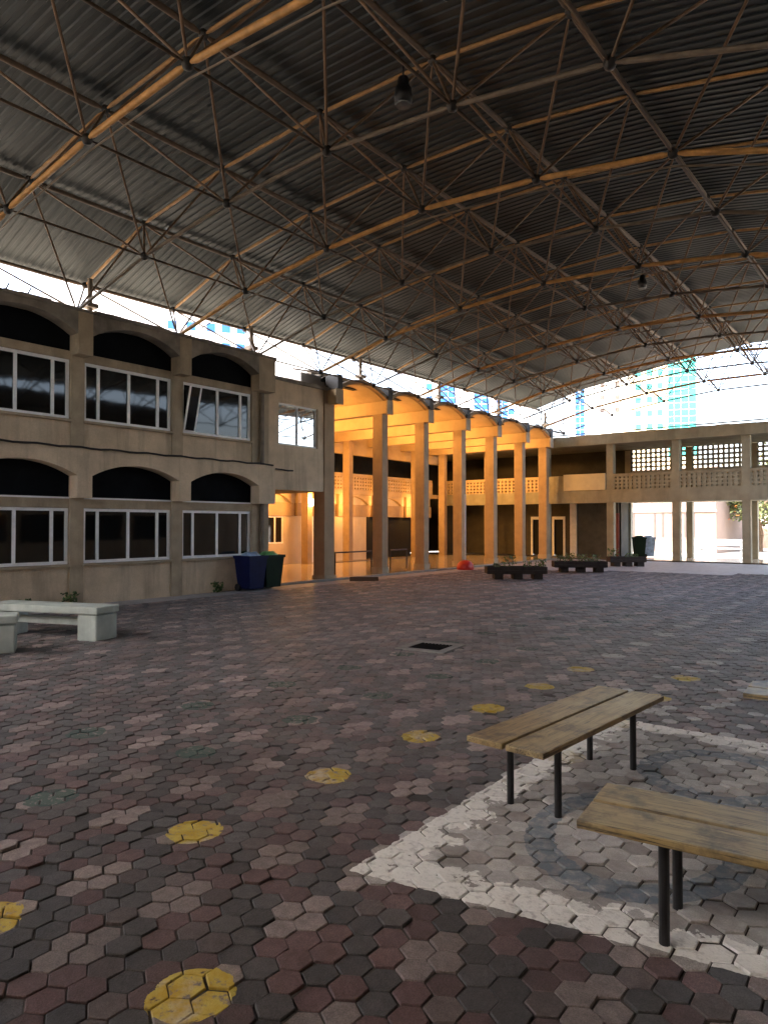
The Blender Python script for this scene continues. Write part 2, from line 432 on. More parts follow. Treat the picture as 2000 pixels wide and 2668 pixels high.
def hex_geom(cx, cy, z=0., ang=0., sc_=1., low=False):
    r0 = HP / math.sqrt(3) * .965 * sc_; vs = []
    if low:
        vs = [(cx + rr * math.cos(ang + math.pi / 6 + math.pi / 3 * i), cy + rr * math.sin(ang + math.pi / 6 + math.pi / 3 * i), z + zz) for rr, zz in ((r0, -.012), (r0 * .95, 0)) for i in range(6)]
        return vs, [tuple(6 + i for i in range(6))] + [(i, (i + 1) % 6, 6 + (i + 1) % 6, 6 + i) for i in range(6)]
    for rr, zz in ((r0, -.016), (r0, -.003), (r0 * .955, 0)):
        for i in range(6):
            t = ang + math.pi / 6 + math.pi / 3 * i; vs.append((cx + rr * math.cos(t), cy + rr * math.sin(t), z + zz))
    fs = [tuple(12 + i for i in range(6))]
    for l in (0, 6): fs += [(l + i, l + (i + 1) % 6, l + 6 + (i + 1) % 6, l + 6 + i) for i in range(6)]
    return vs, fs
hexes = []
for j in range(0, 250):
    for i in range(-140, 60):
        x = (i + .5 * (j % 2)) * HP; y = j * HP * math.sqrt(3) / 2
        if (math.floor(x), math.floor(y)) in cells and not (abs(x + 5.3) < .37 and abs(y - 7.95) < .37):
            pr = project((x, y, 0)); vis = pr is not None and -30 < pr[0] < 2030 and pr[1] < 2700
            hexes.append((x, y, pr[2] if vis else 1e3 + math.hypot(x, y)))
hexes.sort(key=lambda h: h[2])
pm = MB(); pm.add(*hex_geom(0, 0)); pme = pm.mesh('paver', 'paver_piece')
fld = MB(); fcol = []
for n, (x, y, d) in enumerate(hexes):
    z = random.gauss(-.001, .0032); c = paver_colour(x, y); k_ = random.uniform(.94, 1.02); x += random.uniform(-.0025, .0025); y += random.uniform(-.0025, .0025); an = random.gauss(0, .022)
    if n < 300:
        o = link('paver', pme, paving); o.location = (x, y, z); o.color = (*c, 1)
        o.rotation_euler = (random.gauss(0, .016), random.gauss(0, .016), an); o.scale = (k_, k_, 1)
    else:
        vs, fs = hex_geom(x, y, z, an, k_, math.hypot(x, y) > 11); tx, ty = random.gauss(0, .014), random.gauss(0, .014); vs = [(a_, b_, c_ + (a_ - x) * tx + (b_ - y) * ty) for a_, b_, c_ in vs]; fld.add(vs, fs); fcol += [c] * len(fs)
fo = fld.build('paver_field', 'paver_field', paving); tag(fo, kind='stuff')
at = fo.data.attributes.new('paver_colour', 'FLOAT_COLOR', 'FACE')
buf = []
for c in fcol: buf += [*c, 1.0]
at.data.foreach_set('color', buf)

# ------------------------------------------------------------------ wing A: two storeys with arched bays
A, F = -13.74, -13.42
wing = tag(empty('classroom_wing', (A, 7.5, 0)), 'two-storey tan wing with arched bays, white-framed dark windows and a cable along it', 'building')
PY = [2.76 + 2.43 * k for k in range(5)]
body = MB().box(-24, -14.06, 1.5, 12.84, 0, 5.85); body.build('building_body', 'render_tan', wing)
for k in range(5):
    y0, y1 = (PY[k] - .145, PY[k] + .145) if k < 4 else (12.33, 12.90)
    MB().box(-14.06, A + .035, y0, y1, -.03, 5.85).build('pier', 'concrete_tan', wing)
for k in range(4):
    y0 = PY[k] + .145; y1 = (PY[k + 1] - .145) if k < 3 else 12.33
    for nm, z0, z1, mt in (('base_wall', -.03, .79, 'render_tan'), ('lintel', 1.985, 2.17, 'concrete_tan'), ('spandrel_wall', 2.9, 3.73, 'render_tan'), ('lintel', 5.0, 5.17, 'concrete_tan'), ('head_wall', 5.80, 5.9, 'concrete_tan')):
        MB().box(-14.06, A, y0, y1, z0, z1).build(nm, mt, wing)
    for z in (.79, 3.73):
        MB().box(-13.98, A + .07, y0 - .02, y1 + .02, z, z + .05).build('sill', 'concrete_tan', wing)
    # tympana behind the arches, each with a white ledge at lower level
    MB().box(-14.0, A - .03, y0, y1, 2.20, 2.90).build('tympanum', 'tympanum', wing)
    MB().box(-14.0, A - .01, y0, y1, 2.17, 2.205).build('ledge', 'white_frame', wing)
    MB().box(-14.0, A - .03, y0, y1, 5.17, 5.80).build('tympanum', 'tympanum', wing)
    a0, a1 = PY[k] + .16, (PY[k + 1] - .16) if k < 3 else 12.30
    MB().arch_x(a0, a1, 2.63, 2.90, 3.17, A + .002, F).build('arch', 'render_tan', wing)
    MB().arch_x(a0, a1, 5.48, 5.80, 5.93, A + .002, F).build('arch', 'roof_concrete', wing)
for k in range(5):
    y0, y1 = (PY[k] - .16, PY[k] + .16) if k < 4 else (12.30, 12.86)
    MB().box(A + .036, F + .004, y0, y1, 2.18, 3.172).build('bracket', 'render_tan', wing)
    MB().box(A + .036, F + .004, y0, y1, 5.08, 5.932).build('bracket', 'concrete_tan', wing)
rs = MB()
ys = [1.5 + .3 * i for i in range(39)]; ys[-1] = 12.88
for y0, y1 in zip(ys, ys[1:]):
    rs.box(-24.1, F + .03 + random.uniform(-.012, .012), y0, y1, 5.934, 6.0 + random.uniform(-.015, .02))
rs.build('roof_slab', 'roof_concrete', wing)
def window(parent, x, y0, y1, z0, z1, mull, face=1, fr=.062, glass='pane_dark', depth=.06):
    m = MB(); xa, xb = x - depth, x
    m.box(xa, xb, y0, y1, z0, z0 + fr).box(xa, xb, y0, y1, z1 - fr, z1)
    cuts = [y0 + fr / 2] + mull + [y1 - fr / 2]
    for c in cuts: m.box(xa + .002, xb - .002, c - fr / 2 + .001, c + fr / 2 - .001, z0 + .001, z1 - .001)
    wdw = m.build('window', 'white_frame', parent)
    for a, b in zip(cuts, cuts[1:]):
        MB().box(xa + .018, xa + .026, a + fr * .4, b - fr * .4, z0 + fr * .8, z1 - fr * .8).build('pane', glass, wdw)
    return wdw
for k in range(4):
    y0 = PY[k] + .15; y1 = (PY[k + 1] - .15) if k < 3 else 12.32
    mu = [y0 + .34, y0 + 1.06, y0 + 1.79]
    window(wing, A - .03, y0 + .005, y1 - .005, .845, 1.98, mu)
    w3 = window(wing, A - .03, y0 + .005, y1 - .005, 3.785, 4.995, mu)
    if k == 3:   # a casement standing open
        c = MB(); c.box(0, .03, 0, .04, 0, 1.1).box(0, .03, .30, .34, 0, 1.1).box(0, .03, .04, .30, 0, .04).box(0, .03, .04, .30, 1.06, 1.1)
        c.box(.012, .018, .04, .30, .04, 1.06, 1)
        o = c.build('casement', ['white_frame', 'pane_dark'], w3, local=True); o.location = Vector((A - .03, y0 + .03, 3.83)) - world_loc(wing); o.rotation_euler = (0, R(14), 0)
cb = MB(); pts = []
for i in range(60):
    y = 1.6 + i * (14.5 - 1.6) / 59; x = F + .03 if y < 12.9 else -14.45 + .05 + max(0, (13.3 - y)) * 2.4
    pts.append((x, y, 3.19 + .012 * math.sin(i * 1.7)))
cb.path(pts, .022, 6).build('wall_cable', 'cable_black', wing)
MB().tube((A + .085, 12.62, -.02), (A + .085, 12.62, 5.05), .055, 10).build('downpipe', 'steel_grey', wing)

# end bay: glazed room carried over an open passage
LX = -14.45
eb = tag(empty('bridge_room', (LX, 14.5, 0)), 'small upper room over an open passage with one bright two-pane window', 'building')
def wall_hole(m, x0, x1, y0, y1, z0, z1, hy0, hy1, hz0, hz1):
    m.box(x0, x1, y0, hy0, z0, z1).box(x0, x1, hy1, y1, z0, z1).box(x0, x1, hy0, hy1, z0, hz0).box(x0, x1, hy0, hy1, hz1, z1)
m = MB(); wall_hole(m, LX - .2, LX, 12.91, 16.02, 2.63, 5.72, 13.98, 15.6, 3.91, 5.11); m.build('front_wall', 'render_tan', eb)
m = MB(); wall_hole(m, -17.6, -17.4, 12.91, 16.02, 2.63, 5.72, 13.3, 15.9, 3.7, 5.62); m.build('rear_wall', 'wall_cream', eb)
MB().box(-17.4, LX - .2, 12.91, 13.1, 2.63, 5.72).build('side_wall', 'wall_cream', eb)
MB().box(-17.4, LX - .2, 15.85, 16.02, 2.63, 5.72).build('side_wall', 'wall_cream', eb)
MB().box(-17.4, LX - .2, 13.1, 15.85, 2.63, 2.75).build('floor_slab', 'concrete_tan', eb)
MB().box(-17.7, LX + .06, 12.92, 16.4, 5.722, 5.82).build('roof_slab', 'roof_concrete', eb)
window(eb, LX - .06, 13.985, 15.595, 3.915, 5.105, [14.79], glass='pane_mirror', fr=.045)
MB().box(-14.85, LX + .04, 15.86, 16.30, -.03, 5.72).build('pillar', 'column_tan', eb)
MB().box(-14.90, LX + .09, 15.82, 16.34, -.03, .10).build('plinth', 'concrete_tan', eb)
t = MB(); t.bevel_box(-15.6, -14.75, 15.2, 16.25, 5.82, 6.22, .03)
tag(t.build('roof_tank', 'tank_grey'), 'pale grey box tank on the roof of the bridge room', 'tank')

# ------------------------------------------------------------------ loggia: tall colonnade with barrel vaults
CY = [16.15, 18.69, 21.15, 23.75, 26.30, 28.94, 31.45]
RX, WX = -20.2, -20.9
lg = tag(empty('colonnade', (LX, 24, 0)), 'tall tan colonnade lit warm orange, with barrel vaults over its beams', 'building')
MB().box(-24, -14.26, 12.92, 32.40, -.04, .02).build('floor', 'terrazzo', lg)
MB().box(-14.258, -14.10, 12.92, 32.40, -.04, .012).build('kerb', 'manhole_frame', lg)
for k, y in enumerate(CY):
    if k:
        MB().box(LX - .23, LX + .17, y - .15, y + .15, -.03, 5.32).build('column', 'column_tan', lg)
        MB().box(LX - .26, LX + .20, y - .18, y + .18, .02, .22).build('column_foot', 'concrete_tan', lg)
    MB().box(RX - .18, RX + .18, y - .13, y + .13, .02, 5.32).build('rear_column', 'column_tan', lg)
    MB().box(WX - .1, -14.10, y - .15, y + .15, 5.322, 5.74).build('beam', 'vault_cream', lg)
    MB().box(-14.10, -14.06, y - .17, y + .17, 5.30, 5.76).build('beam_end', 'concrete_tan', lg)
    MB().box(-14.55, -14.05, y - .10, y + .12, 5.77, 6.2).build('bearing_block', 'node_black', lg)
def vault(y0, y1, zs, zc, th, x0, x1, n=16):
    h = (y1 - y0) / 2; rise = zc - zs; rad = (h * h + rise * rise) / (2 * rise); ym = (y0 + y1) / 2
    lo, hi = [], []
    for i in range(n + 1):
        y = y0 + (y1 - y0) * i / n
        z = zc - rad + math.sqrt(max(0, rad * rad - (y - ym) ** 2)); lo.append((y, z)); hi.append((y, z + th))
    vs = [(x, y, z) for x in (x0, x1) for y, z in lo + hi]; m = n + 1; o = 2 * m; fs = []
    for i in range(n):
        fs += [(i, i + 1, m + i + 1, m + i), (o + i, o + m + i, o + m + i + 1, o + i + 1), (i, o + i, o + i + 1, i + 1), (m + i, m + i + 1, o + m + i + 1, o + m + i)]
    fs += [(0, m, o + m, o), (n, o + n, o + m + n, m + n)]
    return MB().add(vs, fs)
for y0, y1 in zip(CY, CY[1:]):
    vault(y0 + .10, y1 - .10, 5.742, 6.09, .10, -14.28, WX - .1).build('vault', 'vault_cream', lg)
    vault(y0 + .06, y1 - .06, 5.744, 6.10, .13, -14.12, -14.279).build('vault_rim', 'column_tan', lg)
    MB().arch_x(y0 + .1, y1 - .1, 5.70, 6.04, 6.20, WX - .30, WX - .1).build('end_arch', 'vault_cream', lg)
    MB().box(WX - .30, WX - .1, y0 + .12, y1 - .12, 5.30, 6.06).build('lunette', 'vault_cream', lg)
MB().box(-24, -14.75, 16.05, 32.40, 6.235, 6.30).build('roof_slab', 'roof_concrete', lg)
MB().box(-24, -17.65, 12.6, 16.05, 6.235, 6.30).build('roof_slab', 'roof_concrete', lg)
MB().box(-24, -21.0, 32.40, 33.0, 5.81, 6.30).build('roof_slab', 'roof_concrete', lg)
MB().box(-17.85, -17.65, 12.92, 16.05, 5.60, 6.234).build('roof_upstand', 'roof_concrete', lg)
MB().box(-14.95, -14.75, 16.05, 32.40, 6.05, 6.234).build('spandrel', 'interior_dark', lg)
MB().box(-15.35, -15.15, 16.05, 32.40, 6.302, 6.46).build('roof_upstand', 'roof_concrete', lg)
MB().box(WX - .25, WX, 12.92, 32.42, 4.86, 5.30).build('upper_beam', 'vault_cream', lg)
# rear balcony: pierced block parapet over an arched lower wall
def lattice(axis, a0, a1, z0, z1, c, th, nx, nz, bar=.38):
    m = MB(); px = (a1 - a0) / nx; pz = (z1 - z0) / nz; bw = px * bar / 2; bz = pz * bar / 2
    def bx(u0, u1, w0, w1, e=0.):
        if axis == 'y': m.box(c - th / 2 + e, c + th / 2 - e, u0, u1, w0, w1)
        else: m.box(u0, u1, c - th / 2 + e, c + th / 2 - e, w0, w1)
    for i in range(nx + 1): bx(max(a0, a0 + i * px - bw), min(a1, a0 + i * px + bw), z0, z1)
    for j in range(nz + 1): bx(a0, a1, max(z0, z0 + j * pz - bz), min(z1, z0 + j * pz + bz), .004)
    return m
YB = [12.92] + CY + [32.42]
for y0, y1 in zip(YB, YB[1:]):
    if y1 - y0 > 1.2:
        tag(lattice('y', y0, y1, 3.22, 3.86, WX, .12, 13, 4, .52).build('pierced_parapet', 'vault_cream', lg), kind='stuff')
        MB().box(WX - .12, WX + .04, y0 + .001, y1 - .001, 3.86, 3.98).build('coping', 'vault_cream', lg)
MB().box(-24, WX + .08, 12.92, 32.42, 3.02, 3.218).build('gallery_slab', 'vault_cream', lg)
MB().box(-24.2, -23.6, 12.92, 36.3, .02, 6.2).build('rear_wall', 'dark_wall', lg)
MB().box(-23.6, WX - .2, 12.0, 12.92, .02, 6.2).build('side_wall', 'wall_cream', lg)
for y0, y1 in zip(CY, CY[1:]):
    MB().box(WX - .14, WX + .05, y0 + .13, y1 - .13, 2.0, 2.55).build('lintel', 'column_tan', lg)
    MB().arch_x(y0 + .2, y1 - .2, 2.552, 2.93, 3.018, WX - .14, WX + .02).build('lower_arch', 'vault_cream', lg)
    MB().box(WX - .3, WX - .15, y0, y1, 2.0, 3.018).build('lower_lunette', 'wall_cream', lg)
lw = MB()
for a, b in ((12.92, 19.6), (20.5, 22.2), (23.0, 25.9)): lw.box(WX - .12, WX, a, b, .02, 1.998)
lw.box(WX - .12, WX, 19.6, 20.5, .02, .85)
lw.build('lower_wall', 'wall_cream', lg)
MB().box(WX - .12, WX, 12.92, 16.1, 1.998, 3.01).build('lower_wall', 'wall_cream', lg)
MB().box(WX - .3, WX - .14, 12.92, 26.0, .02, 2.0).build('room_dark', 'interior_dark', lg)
window(lg, WX - .02, 19.6, 20.5, .86, 1.99, [20.05])
d = MB(); d.box(WX - .1, WX + .02, 22.2, 22.27, .02, 1.99).box(WX - .1, WX + .02, 22.93, 23.0, .02, 1.99)
dd = d.build('door', 'white_frame', lg); MB().box(WX - .08, WX - .04, 22.27, 22.93, .02, 1.99).build('door_leaf', 'pane_dark', dd)
for y0, y1 in ((25.9, 27.2), (27.5, 29.7), (30.0, 31.3)):
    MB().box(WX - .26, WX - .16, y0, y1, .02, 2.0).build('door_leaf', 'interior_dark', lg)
# one wall lamp on a rear column and unseen floodlamps added behind the beams to light the vaults
s = tag(empty('wall_lamp', (RX + .25, CY[2], 2.55)), 'warm glowing wall lamp on a rear column of the colonnade', 'lamp')
MB().lathe((0, 0, 0), [(.02, -.16), (.075, -.15), (.085, 0), (.075, .13), (.03, .14)], 12).build('shade', 'lamp_warm', s, local=True, smooth=True)
MB().box(-.08, -.04, -.05, .05, -.06, .06).build('bracket', 'black_metal', s, local=True)
def lamp_light(parent, loc, e, size=.1):
    pl = bpy.data.lights.new('lamp_light', 'POINT'); pl.energy = e; pl.color = (1, .44, .10); pl.shadow_soft_size = size
    lo = bpy.data.objects.new('lamp_light', pl); col.objects.link(lo); lo.parent = parent; lo.location = loc
lamp_light(s, (.2, 0, .12), 16)
def spot(parent, loc, rot, e, size):
    pl = bpy.data.lights.new('lamp_light', 'SPOT'); pl.energy = e; pl.color = (1, .47, .12); pl.shadow_soft_size = .07; pl.spot_size = R(size); pl.spot_blend = .7
    lo = bpy.data.objects.new('lamp_light', pl); col.objects.link(lo); lo.parent = parent; lo.location = loc; lo.rotation_euler = rot
for k in range(0, 6):
    for x in (-15.9, -18.6):
        s = tag(empty('added_beam_lamp', (x, CY[k] + .15, 5.52)), 'small unseen warm lamp added behind a colonnade beam to light the vaults', 'lamp', 'added unseen lamps behind the colonnade beams')
        MB().box(-.10, .10, .0, .06, -.06, .06).build('housing', 'black_metal', s, local=True)
        MB().box(-.085, .085, .06, .068, -.04, .05).build('lens', 'lamp_warm', s, local=True)
        spot(s, (0, .09, 0), (R(90 + 12), 0, 0), 20, 150)
for k in (0, 1, 3, 4, 5):  # unseen lamps added to brighten the lower rear wall
    s = tag(empty('added_column_lamp', (RX - .05, CY[k] + .20, 2.5)), 'unseen warm lamp added on the hidden side of a rear colonnade column', 'lamp', 'added unseen lamps behind the rear columns')
    MB().lathe((0, 0, 0), [(.02, -.12), (.05, -.11), (.05, .11), (.02, .12)], 10).build('shade', 'lamp_warm', s, local=True, smooth=True)
    MB().box(-.03, .03, -.07, -.045, -.05, .05).build('bracket', 'black_metal', s, local=True)
    lamp_light(s, (.05, .14, 0), 4.5, .08)
tl = tag(empty('tube_light', on_plane(1136, 1198, 0, -23.4)), 'small greenish fluorescent tube glowing in the dark upper gallery', 'lamp')
MB().tube((0, -.3, 0), (0, .3, 0), .04, 8).build('tube', 'tube_cool', tl, local=True)
MB().box(-.08, -.041, -.32, .32, -.04, .04).build('batten', 'white_frame', tl, local=True)

# ------------------------------------------------------------------ back wing: open gallery with pierced screens
BY = 32.5
bw = tag(empty('gallery_wing', (-8, BY, 0)), 'two-storey olive open gallery with pierced block parapet and screens', 'building')
BX = [-14.87, -11.65, -8.72, -5.92, -3.05, -.15, 2.75]
for i, x in enumerate(BX):
    MB().box(x - .16, x + .16, BY - .02, BY + .30, -.03, 5.38).build('column', 'gallery_olive', bw)
for x in BX[1:]:
    MB().box(x - .43, x - .15, 35.85, 36.15, -.03, 5.38).build('rear_column', 'gallery_olive', bw)
MB().box(-21.0, 4, BY - .06, BY + .30, 2.66, 3.24).build('floor_beam', 'gallery_olive', bw)
MB().box(-21.0, 4, BY + .30, 36.2, 2.72, 3.20).build('floor_slab', 'gallery_olive', bw)
rb = MB(); xs = [-21 + .5 * i for i in range(51)]
for x0, x1 in zip(xs, xs[1:]): rb.box(x0, x1, BY - .22, BY + .34, 5.38, 5.86 + random.uniform(-.02, .025))
rb.build('roof_beam', 'gallery_olive', bw)
MB().box(-24, 4, BY + .34, 36.3, 5.42, 5.80).build('roof_slab', 'gallery_olive', bw)
MB().box(-14.2, 4, BY - .08, 36.4, -.03, .05).build('floor', 'terrazzo', bw)
MB().box(-14.2, 4, BY - .12, BY - .08, -.03, .048).build('step_edge', 'dark_wall', bw)
SEG = [(-20.8, -18.2), (-18.2, -15.05)] + [(BX[i] + .16, BX[i + 1] - .16) for i in range(1, 6)]
for x0, x1 in SEG:
    n = max(6, int((x1 - x0) / .2))
    tag(lattice('x', x0, x1, 3.24, 3.90, BY + .06, .12, n, 4, .5).build('pierced_parapet', 'vault_cream' if x1 < -15 else 'gallery_olive', bw), kind='stuff')
    MB().box(x0, x1, BY - .02, BY + .15, 3.90, 3.99).build('coping', 'vault_cream' if x1 < -15 else 'gallery_olive', bw)
MB().box(-14.71, -11.81, BY + .02, BY + .14, 3.24, 3.99).build('parapet_wall', 'gallery_olive', bw)
MB().box(-18.3, -18.1, BY + .0, BY + .2, 0, 5.38).build('column', 'column_tan', bw)
sb = tag(empty('notice_board', (-12.88, BY - .03, 3.24)), 'long cream notice board fixed on the gallery parapet', 'sign')
MB().bevel_box(-1.03, 1.03, -.05, .045, .02, .80, .012).build('panel', 'sign_cream', sb, local=True)
# ground-floor walls of the left part
gw = MB()
gw.box(-21, -16.6, 34.5, 34.7, .02, 2.71); gw.box(-16.05, -15.4, 34.5, 34.7, .02, 2.71); gw.box(-14.7, -14.42, 34.5, 34.7, .02, 2.71)
gw.box(-16.6, -16.05, 34.5, 34.7, 2.05, 2.71); gw.box(-15.4, -14.7, 34.5, 34.7, 2.05, 2.71)
gw.build('ground_wall', 'dark_wall', bw)
for x0, x1 in ((-16.6, -16.05), (-15.4, -14.7)):
    d = MB(); d.box(x0, x0 + .1, 34.44, 34.5, .02, 2.05).box(x1 - .1, x1, 34.44, 34.5, .02, 2.05).box(x0 + .1, x1 - .1, 34.44, 34.5, 1.9, 2.05)
    dd = d.build('door', 'white_paint', bw); MB().box(x0 + .1, x1 - .1, 34.6, 34.64, .02, 1.9).build('door_leaf', 'interior_dark', dd)
MB().box(-14.42, -14.08, 34.42, 34.7, .02, 2.71).build('pilaster', 'white_paint', bw)
MB().box(-14.08, -12.45, 34.5, 34.7, .02, 2.71).build('slate_panel', 'slate_wall', bw)
MB().box(-12.45, -11.98, 34.55, 34.7, .02, 2.2).build('red_door', 'door_red', bw)
MB().box(-12.45, -11.98, 34.5, 34.7, 2.2, 2.71).build('ground_wall', 'dark_wall', bw)
MB().box(-12.1, -11.9, 34.7, 36.1, .02, 2.71).build('side_wall', 'dark_wall', bw)
MB().box(-24, -12.1, 36.0, 36.2, .02, 5.42).build('rear_wall', 'dark_wall', bw)
MB().box(-21, -20.85, BY + .3, 36, .02, 2.7).build('side_wall', 'dark_wall', bw)
MB().box(-12.1, -11.75, 35.9, 36.1, 3.2, 5.42).build('rear_wall', 'dark_wall', bw)
# rear pierced screens: single blocks one can pick apart
bk = MB(); B_, H_ = .2375, .226
for (u0, u1, w0, w1) in ((0, B_, 0, .045), (0, B_, H_ - .045, H_), (0, .045, .045, H_ - .045), (B_ - .045, B_, .045, H_ - .045)): bk.box(u0 + .001, u1 - .001, -.05, .05, w0 + .001, w1 - .001)
bme = bk.mesh('breeze_block', 'gallery_olive')
for i in range(1, 6):
    x0 = BX[i] - .15; x1 = BX[i + 1] - .43
    MB().box(x0, x1, 35.9, 36.1, 3.2, 4.30).build('screen_base', 'gallery_olive', bw)
    n = round((x1 - x0) / B_)
    for a in range(n):
        for b in range(5):
            if i >= 4: continue
            o = link('breeze_block', bme, bw); o.location = Vector((x0 + a * (x1 - x0) / n, 36.0, 4.302 + b * H_)) - bw.location; o.scale = ((x1 - x0) / n / B_, 1, 1)
    if i >= 4: tag(lattice('x', x0, x1, 4.3, 5.42, 36.0, .1, n, 5, .4).build('pierced_screen', 'gallery_olive', bw), kind='stuff')
MB().tube((-16, BY - .1, 5.95), (0, BY - .1, 5.97), .03, 6).build('roof_pipe', 'steel_grey', bw)

# ------------------------------------------------------------------ the space-frame canopy
TOPS = [(-15.6, 7.26), (-13.25, 8.10), (-10.68, 8.50), (-8.14, 8.67), (-5.84, 8.66), (-3.66, 8.43), (-1.35, 8.0), (.95, 7.26)]
BOTS = [(-13.74, 6.02), (-11.39, 6.60), (-9.08, 6.94), (-6.87, 7.10), (-4.73, 6.98), (-2.70, 6.72), (-.55, 6.10)]
PB = 2.45
BYS = [5.15 + PB * j for j in range(-4, 12)]
TYS = [5.15 - PB / 2 + PB * j for j in range(-4, 13)]
cp = tag(empty('space_frame_canopy', (-7, 14, 0)), 'huge vaulted canopy of corrugated sheet on a tubular space frame tinted with orange lamp light', 'canopy')
def tube_mesh(name, mat, r, n=8):
    m = MB(); prof = [(0, r * .45), (.035, r * .55), (.075, r), (.925, r), (.965, r * .55), (1, r * .45)]
    vs = []
    for z, rr in prof:
        for i in range(n):
            t = 2 * math.pi * i / n; vs.append((rr * math.cos(t), rr * math.sin(t), z))
    fs = [(j * n + i, j * n + (i + 1) % n, (j + 1) * n + (i + 1) % n, (j + 1) * n + i) for j in range(5) for i in range(n)]
    m.add(vs, fs); return m.mesh(name, mat, smooth=True)
TM = {'bottom_chord': tube_mesh('bottom_chord', 'steel_orange_lit', .044), 'cross_chord': tube_mesh('cross_chord', 'steel_dull', .022),
      'top_chord': tube_mesh('top_chord', 'steel_orange_dim', .032), 'purlin': tube_mesh('purlin', 'steel_dull', .045), 'diagonal_strut': tube_mesh('diagonal_strut', 'steel_less_lit', .021),
      'slim_chord': tube_mesh('slim_chord', 'steel_grey', .032)}  # grey of the slim chords paints in their unlit side
def seg_matrix(a, b):
    a, b = Vector(a), Vector(b); d = b - a
    q = d.to_track_quat('Z', 'Y').to_matrix().to_4x4()
    return Matrix.Translation(a - cp.location) @ q @ Matrix.Diagonal((1, 1, d.length, 1))
KT = (.22, .05, .08, .36, .62, .85, 1.0, 1.0); KB = (0, .08, .14, .22, .38, .55, .65)
def rise(y): return max(0., (y - 8.8) / 25.)
def T(i, j): return Vector((TOPS[i][0], TYS[j], TOPS[i][1] + KT[i] * rise(TYS[j])))
def B(i, j): return Vector((BOTS[i][0], BYS[j], BOTS[i][1] + KB[i] * rise(BYS[j])))
def member(kind, a, b, name=None): link(name or kind, TM[kind], cp, seg_matrix(a, b))
for j in range(len(BYS)):
    for i in range(6):
        strong = (j % 2 == 0)
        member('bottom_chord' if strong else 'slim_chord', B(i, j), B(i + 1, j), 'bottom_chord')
        if strong and -1 < BYS[j] < 33:
            a, b = B(i, j) + Vector((0, .02, -.17)), B(i + 1, j) + Vector((0, .02, -.17))
            MB().tube(a, b, .014, 6).build('service_pipe', 'steel_grey', cp)
for j in range(len(BYS) - 1):
    for i in range(7): member('cross_chord', B(i, j), B(i, j + 1))
for j in range(len(TYS)):
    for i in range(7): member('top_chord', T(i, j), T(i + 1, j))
for j in range(len(TYS) - 1):
    for i in range(8): member('purlin', T(i, j), T(i, j + 1))
diag = []
for j in range(len(BYS)):
    for i in range(7):
        for di in (0, 1):
            for dj in (0, 1): diag.append((T(i + di, j + dj), B(i, j)))
def dscore(d):
    m_ = (d[0] + d[1]) / 2; p = project(m_)
    if p is None or not (-150 < p[0] < 2150 and p[1] > -150): return 1e6
    return p[2]
diag.sort(key=dscore)
rest = MB()
for n, (a, b) in enumerate(diag):
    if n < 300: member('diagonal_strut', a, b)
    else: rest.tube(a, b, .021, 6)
tag(rest.build('far_struts', 'steel_less_lit', cp), kind='stuff')
nb = MB(); nb.lathe((0, 0, 0), [(.02, -.075), (.055, -.06), (.078, 0), (.055, .06), (.02, .075)], 10)
nme = nb.mesh('node_ball', 'node_black', smooth=True)
for pts_ in ([T(i, j) for i in range(8) for j in range(len(TYS))], [B(i, j) for i in range(7) for j in range(len(BYS))]):
    for p in pts_:
        o = link('node_ball', nme, cp); o.location = p - cp.location
# corrugated sheets, one per facet and bay
def sheet(i, j):
    N = 14; prof = []
    for k in range(N):
        y = k / N; prof += [(y, 0), (y + .38 / N, 0), (y + .5 / N, .019), (y + .88 / N, .019)]
    prof.append((1, 0)); vs = []
    p00, p10, p01, p11 = T(i, j), T(i + 1, j), T(i, j + 1), T(i + 1, j + 1)
    n_ = (p10 - p00).cross(p01 - p00).normalized(); n_ = n_ if n_.z > 0 else -n_
    t0 = -.05 if i == 0 else -.012; t1 = 1.05 if i == 6 else 1.0
    for q in range(4):
        t = t0 + (t1 - t0) * q / 3
        a, b = p00.lerp(p10, t), p01.lerp(p11, t)
        vs += [a.lerp(b, y) + n_ * (.10 + h) for y, h in prof]
    L_ = len(prof); fs = [(r_ * L_ + k, r_ * L_ + k + 1, (r_ + 1) * L_ + k + 1, (r_ + 1) * L_ + k) for r_ in range(3) for k in range(L_ - 1)]
    return MB().add(vs, fs)
for i in range(7):
    for j in range(len(TYS) - 1): sheet(i, j).build('roof_sheet', 'sheet_zinc', cp)
for x, z in (TOPS[0], TOPS[-1]):
    MB().box(x - .16, x - .10, TYS[0], TYS[4], z + .0, z + .13).build('eave_trim', 'steel_grey', cp)
for j in range(0, len(TYS), 2):
    y = TYS[j] - .1
    MB().tube((-15.2, y, 5.9), (-15.2, y, 7.30), .06, 8).build('eave_post', 'steel_grey', cp)
    MB().box(-15.34, -15.06, y - .14, y + .14, 6.62, 6.72).build('post_plate', 'steel_grey', cp)
for j in range(len(BYS)):
    if BYS[j] < 13: MB().box(-13.9, -13.58, BYS[j] - .14, BYS[j] + .14, 5.88, 6.01).build('bearing_plate', 'node_black', cp)
    else: MB().tube((-13.74, BYS[j], 6.0), (-14.85, BYS[j], 6.27), .03, 8).build('bracket_arm', 'steel_dull', cp)
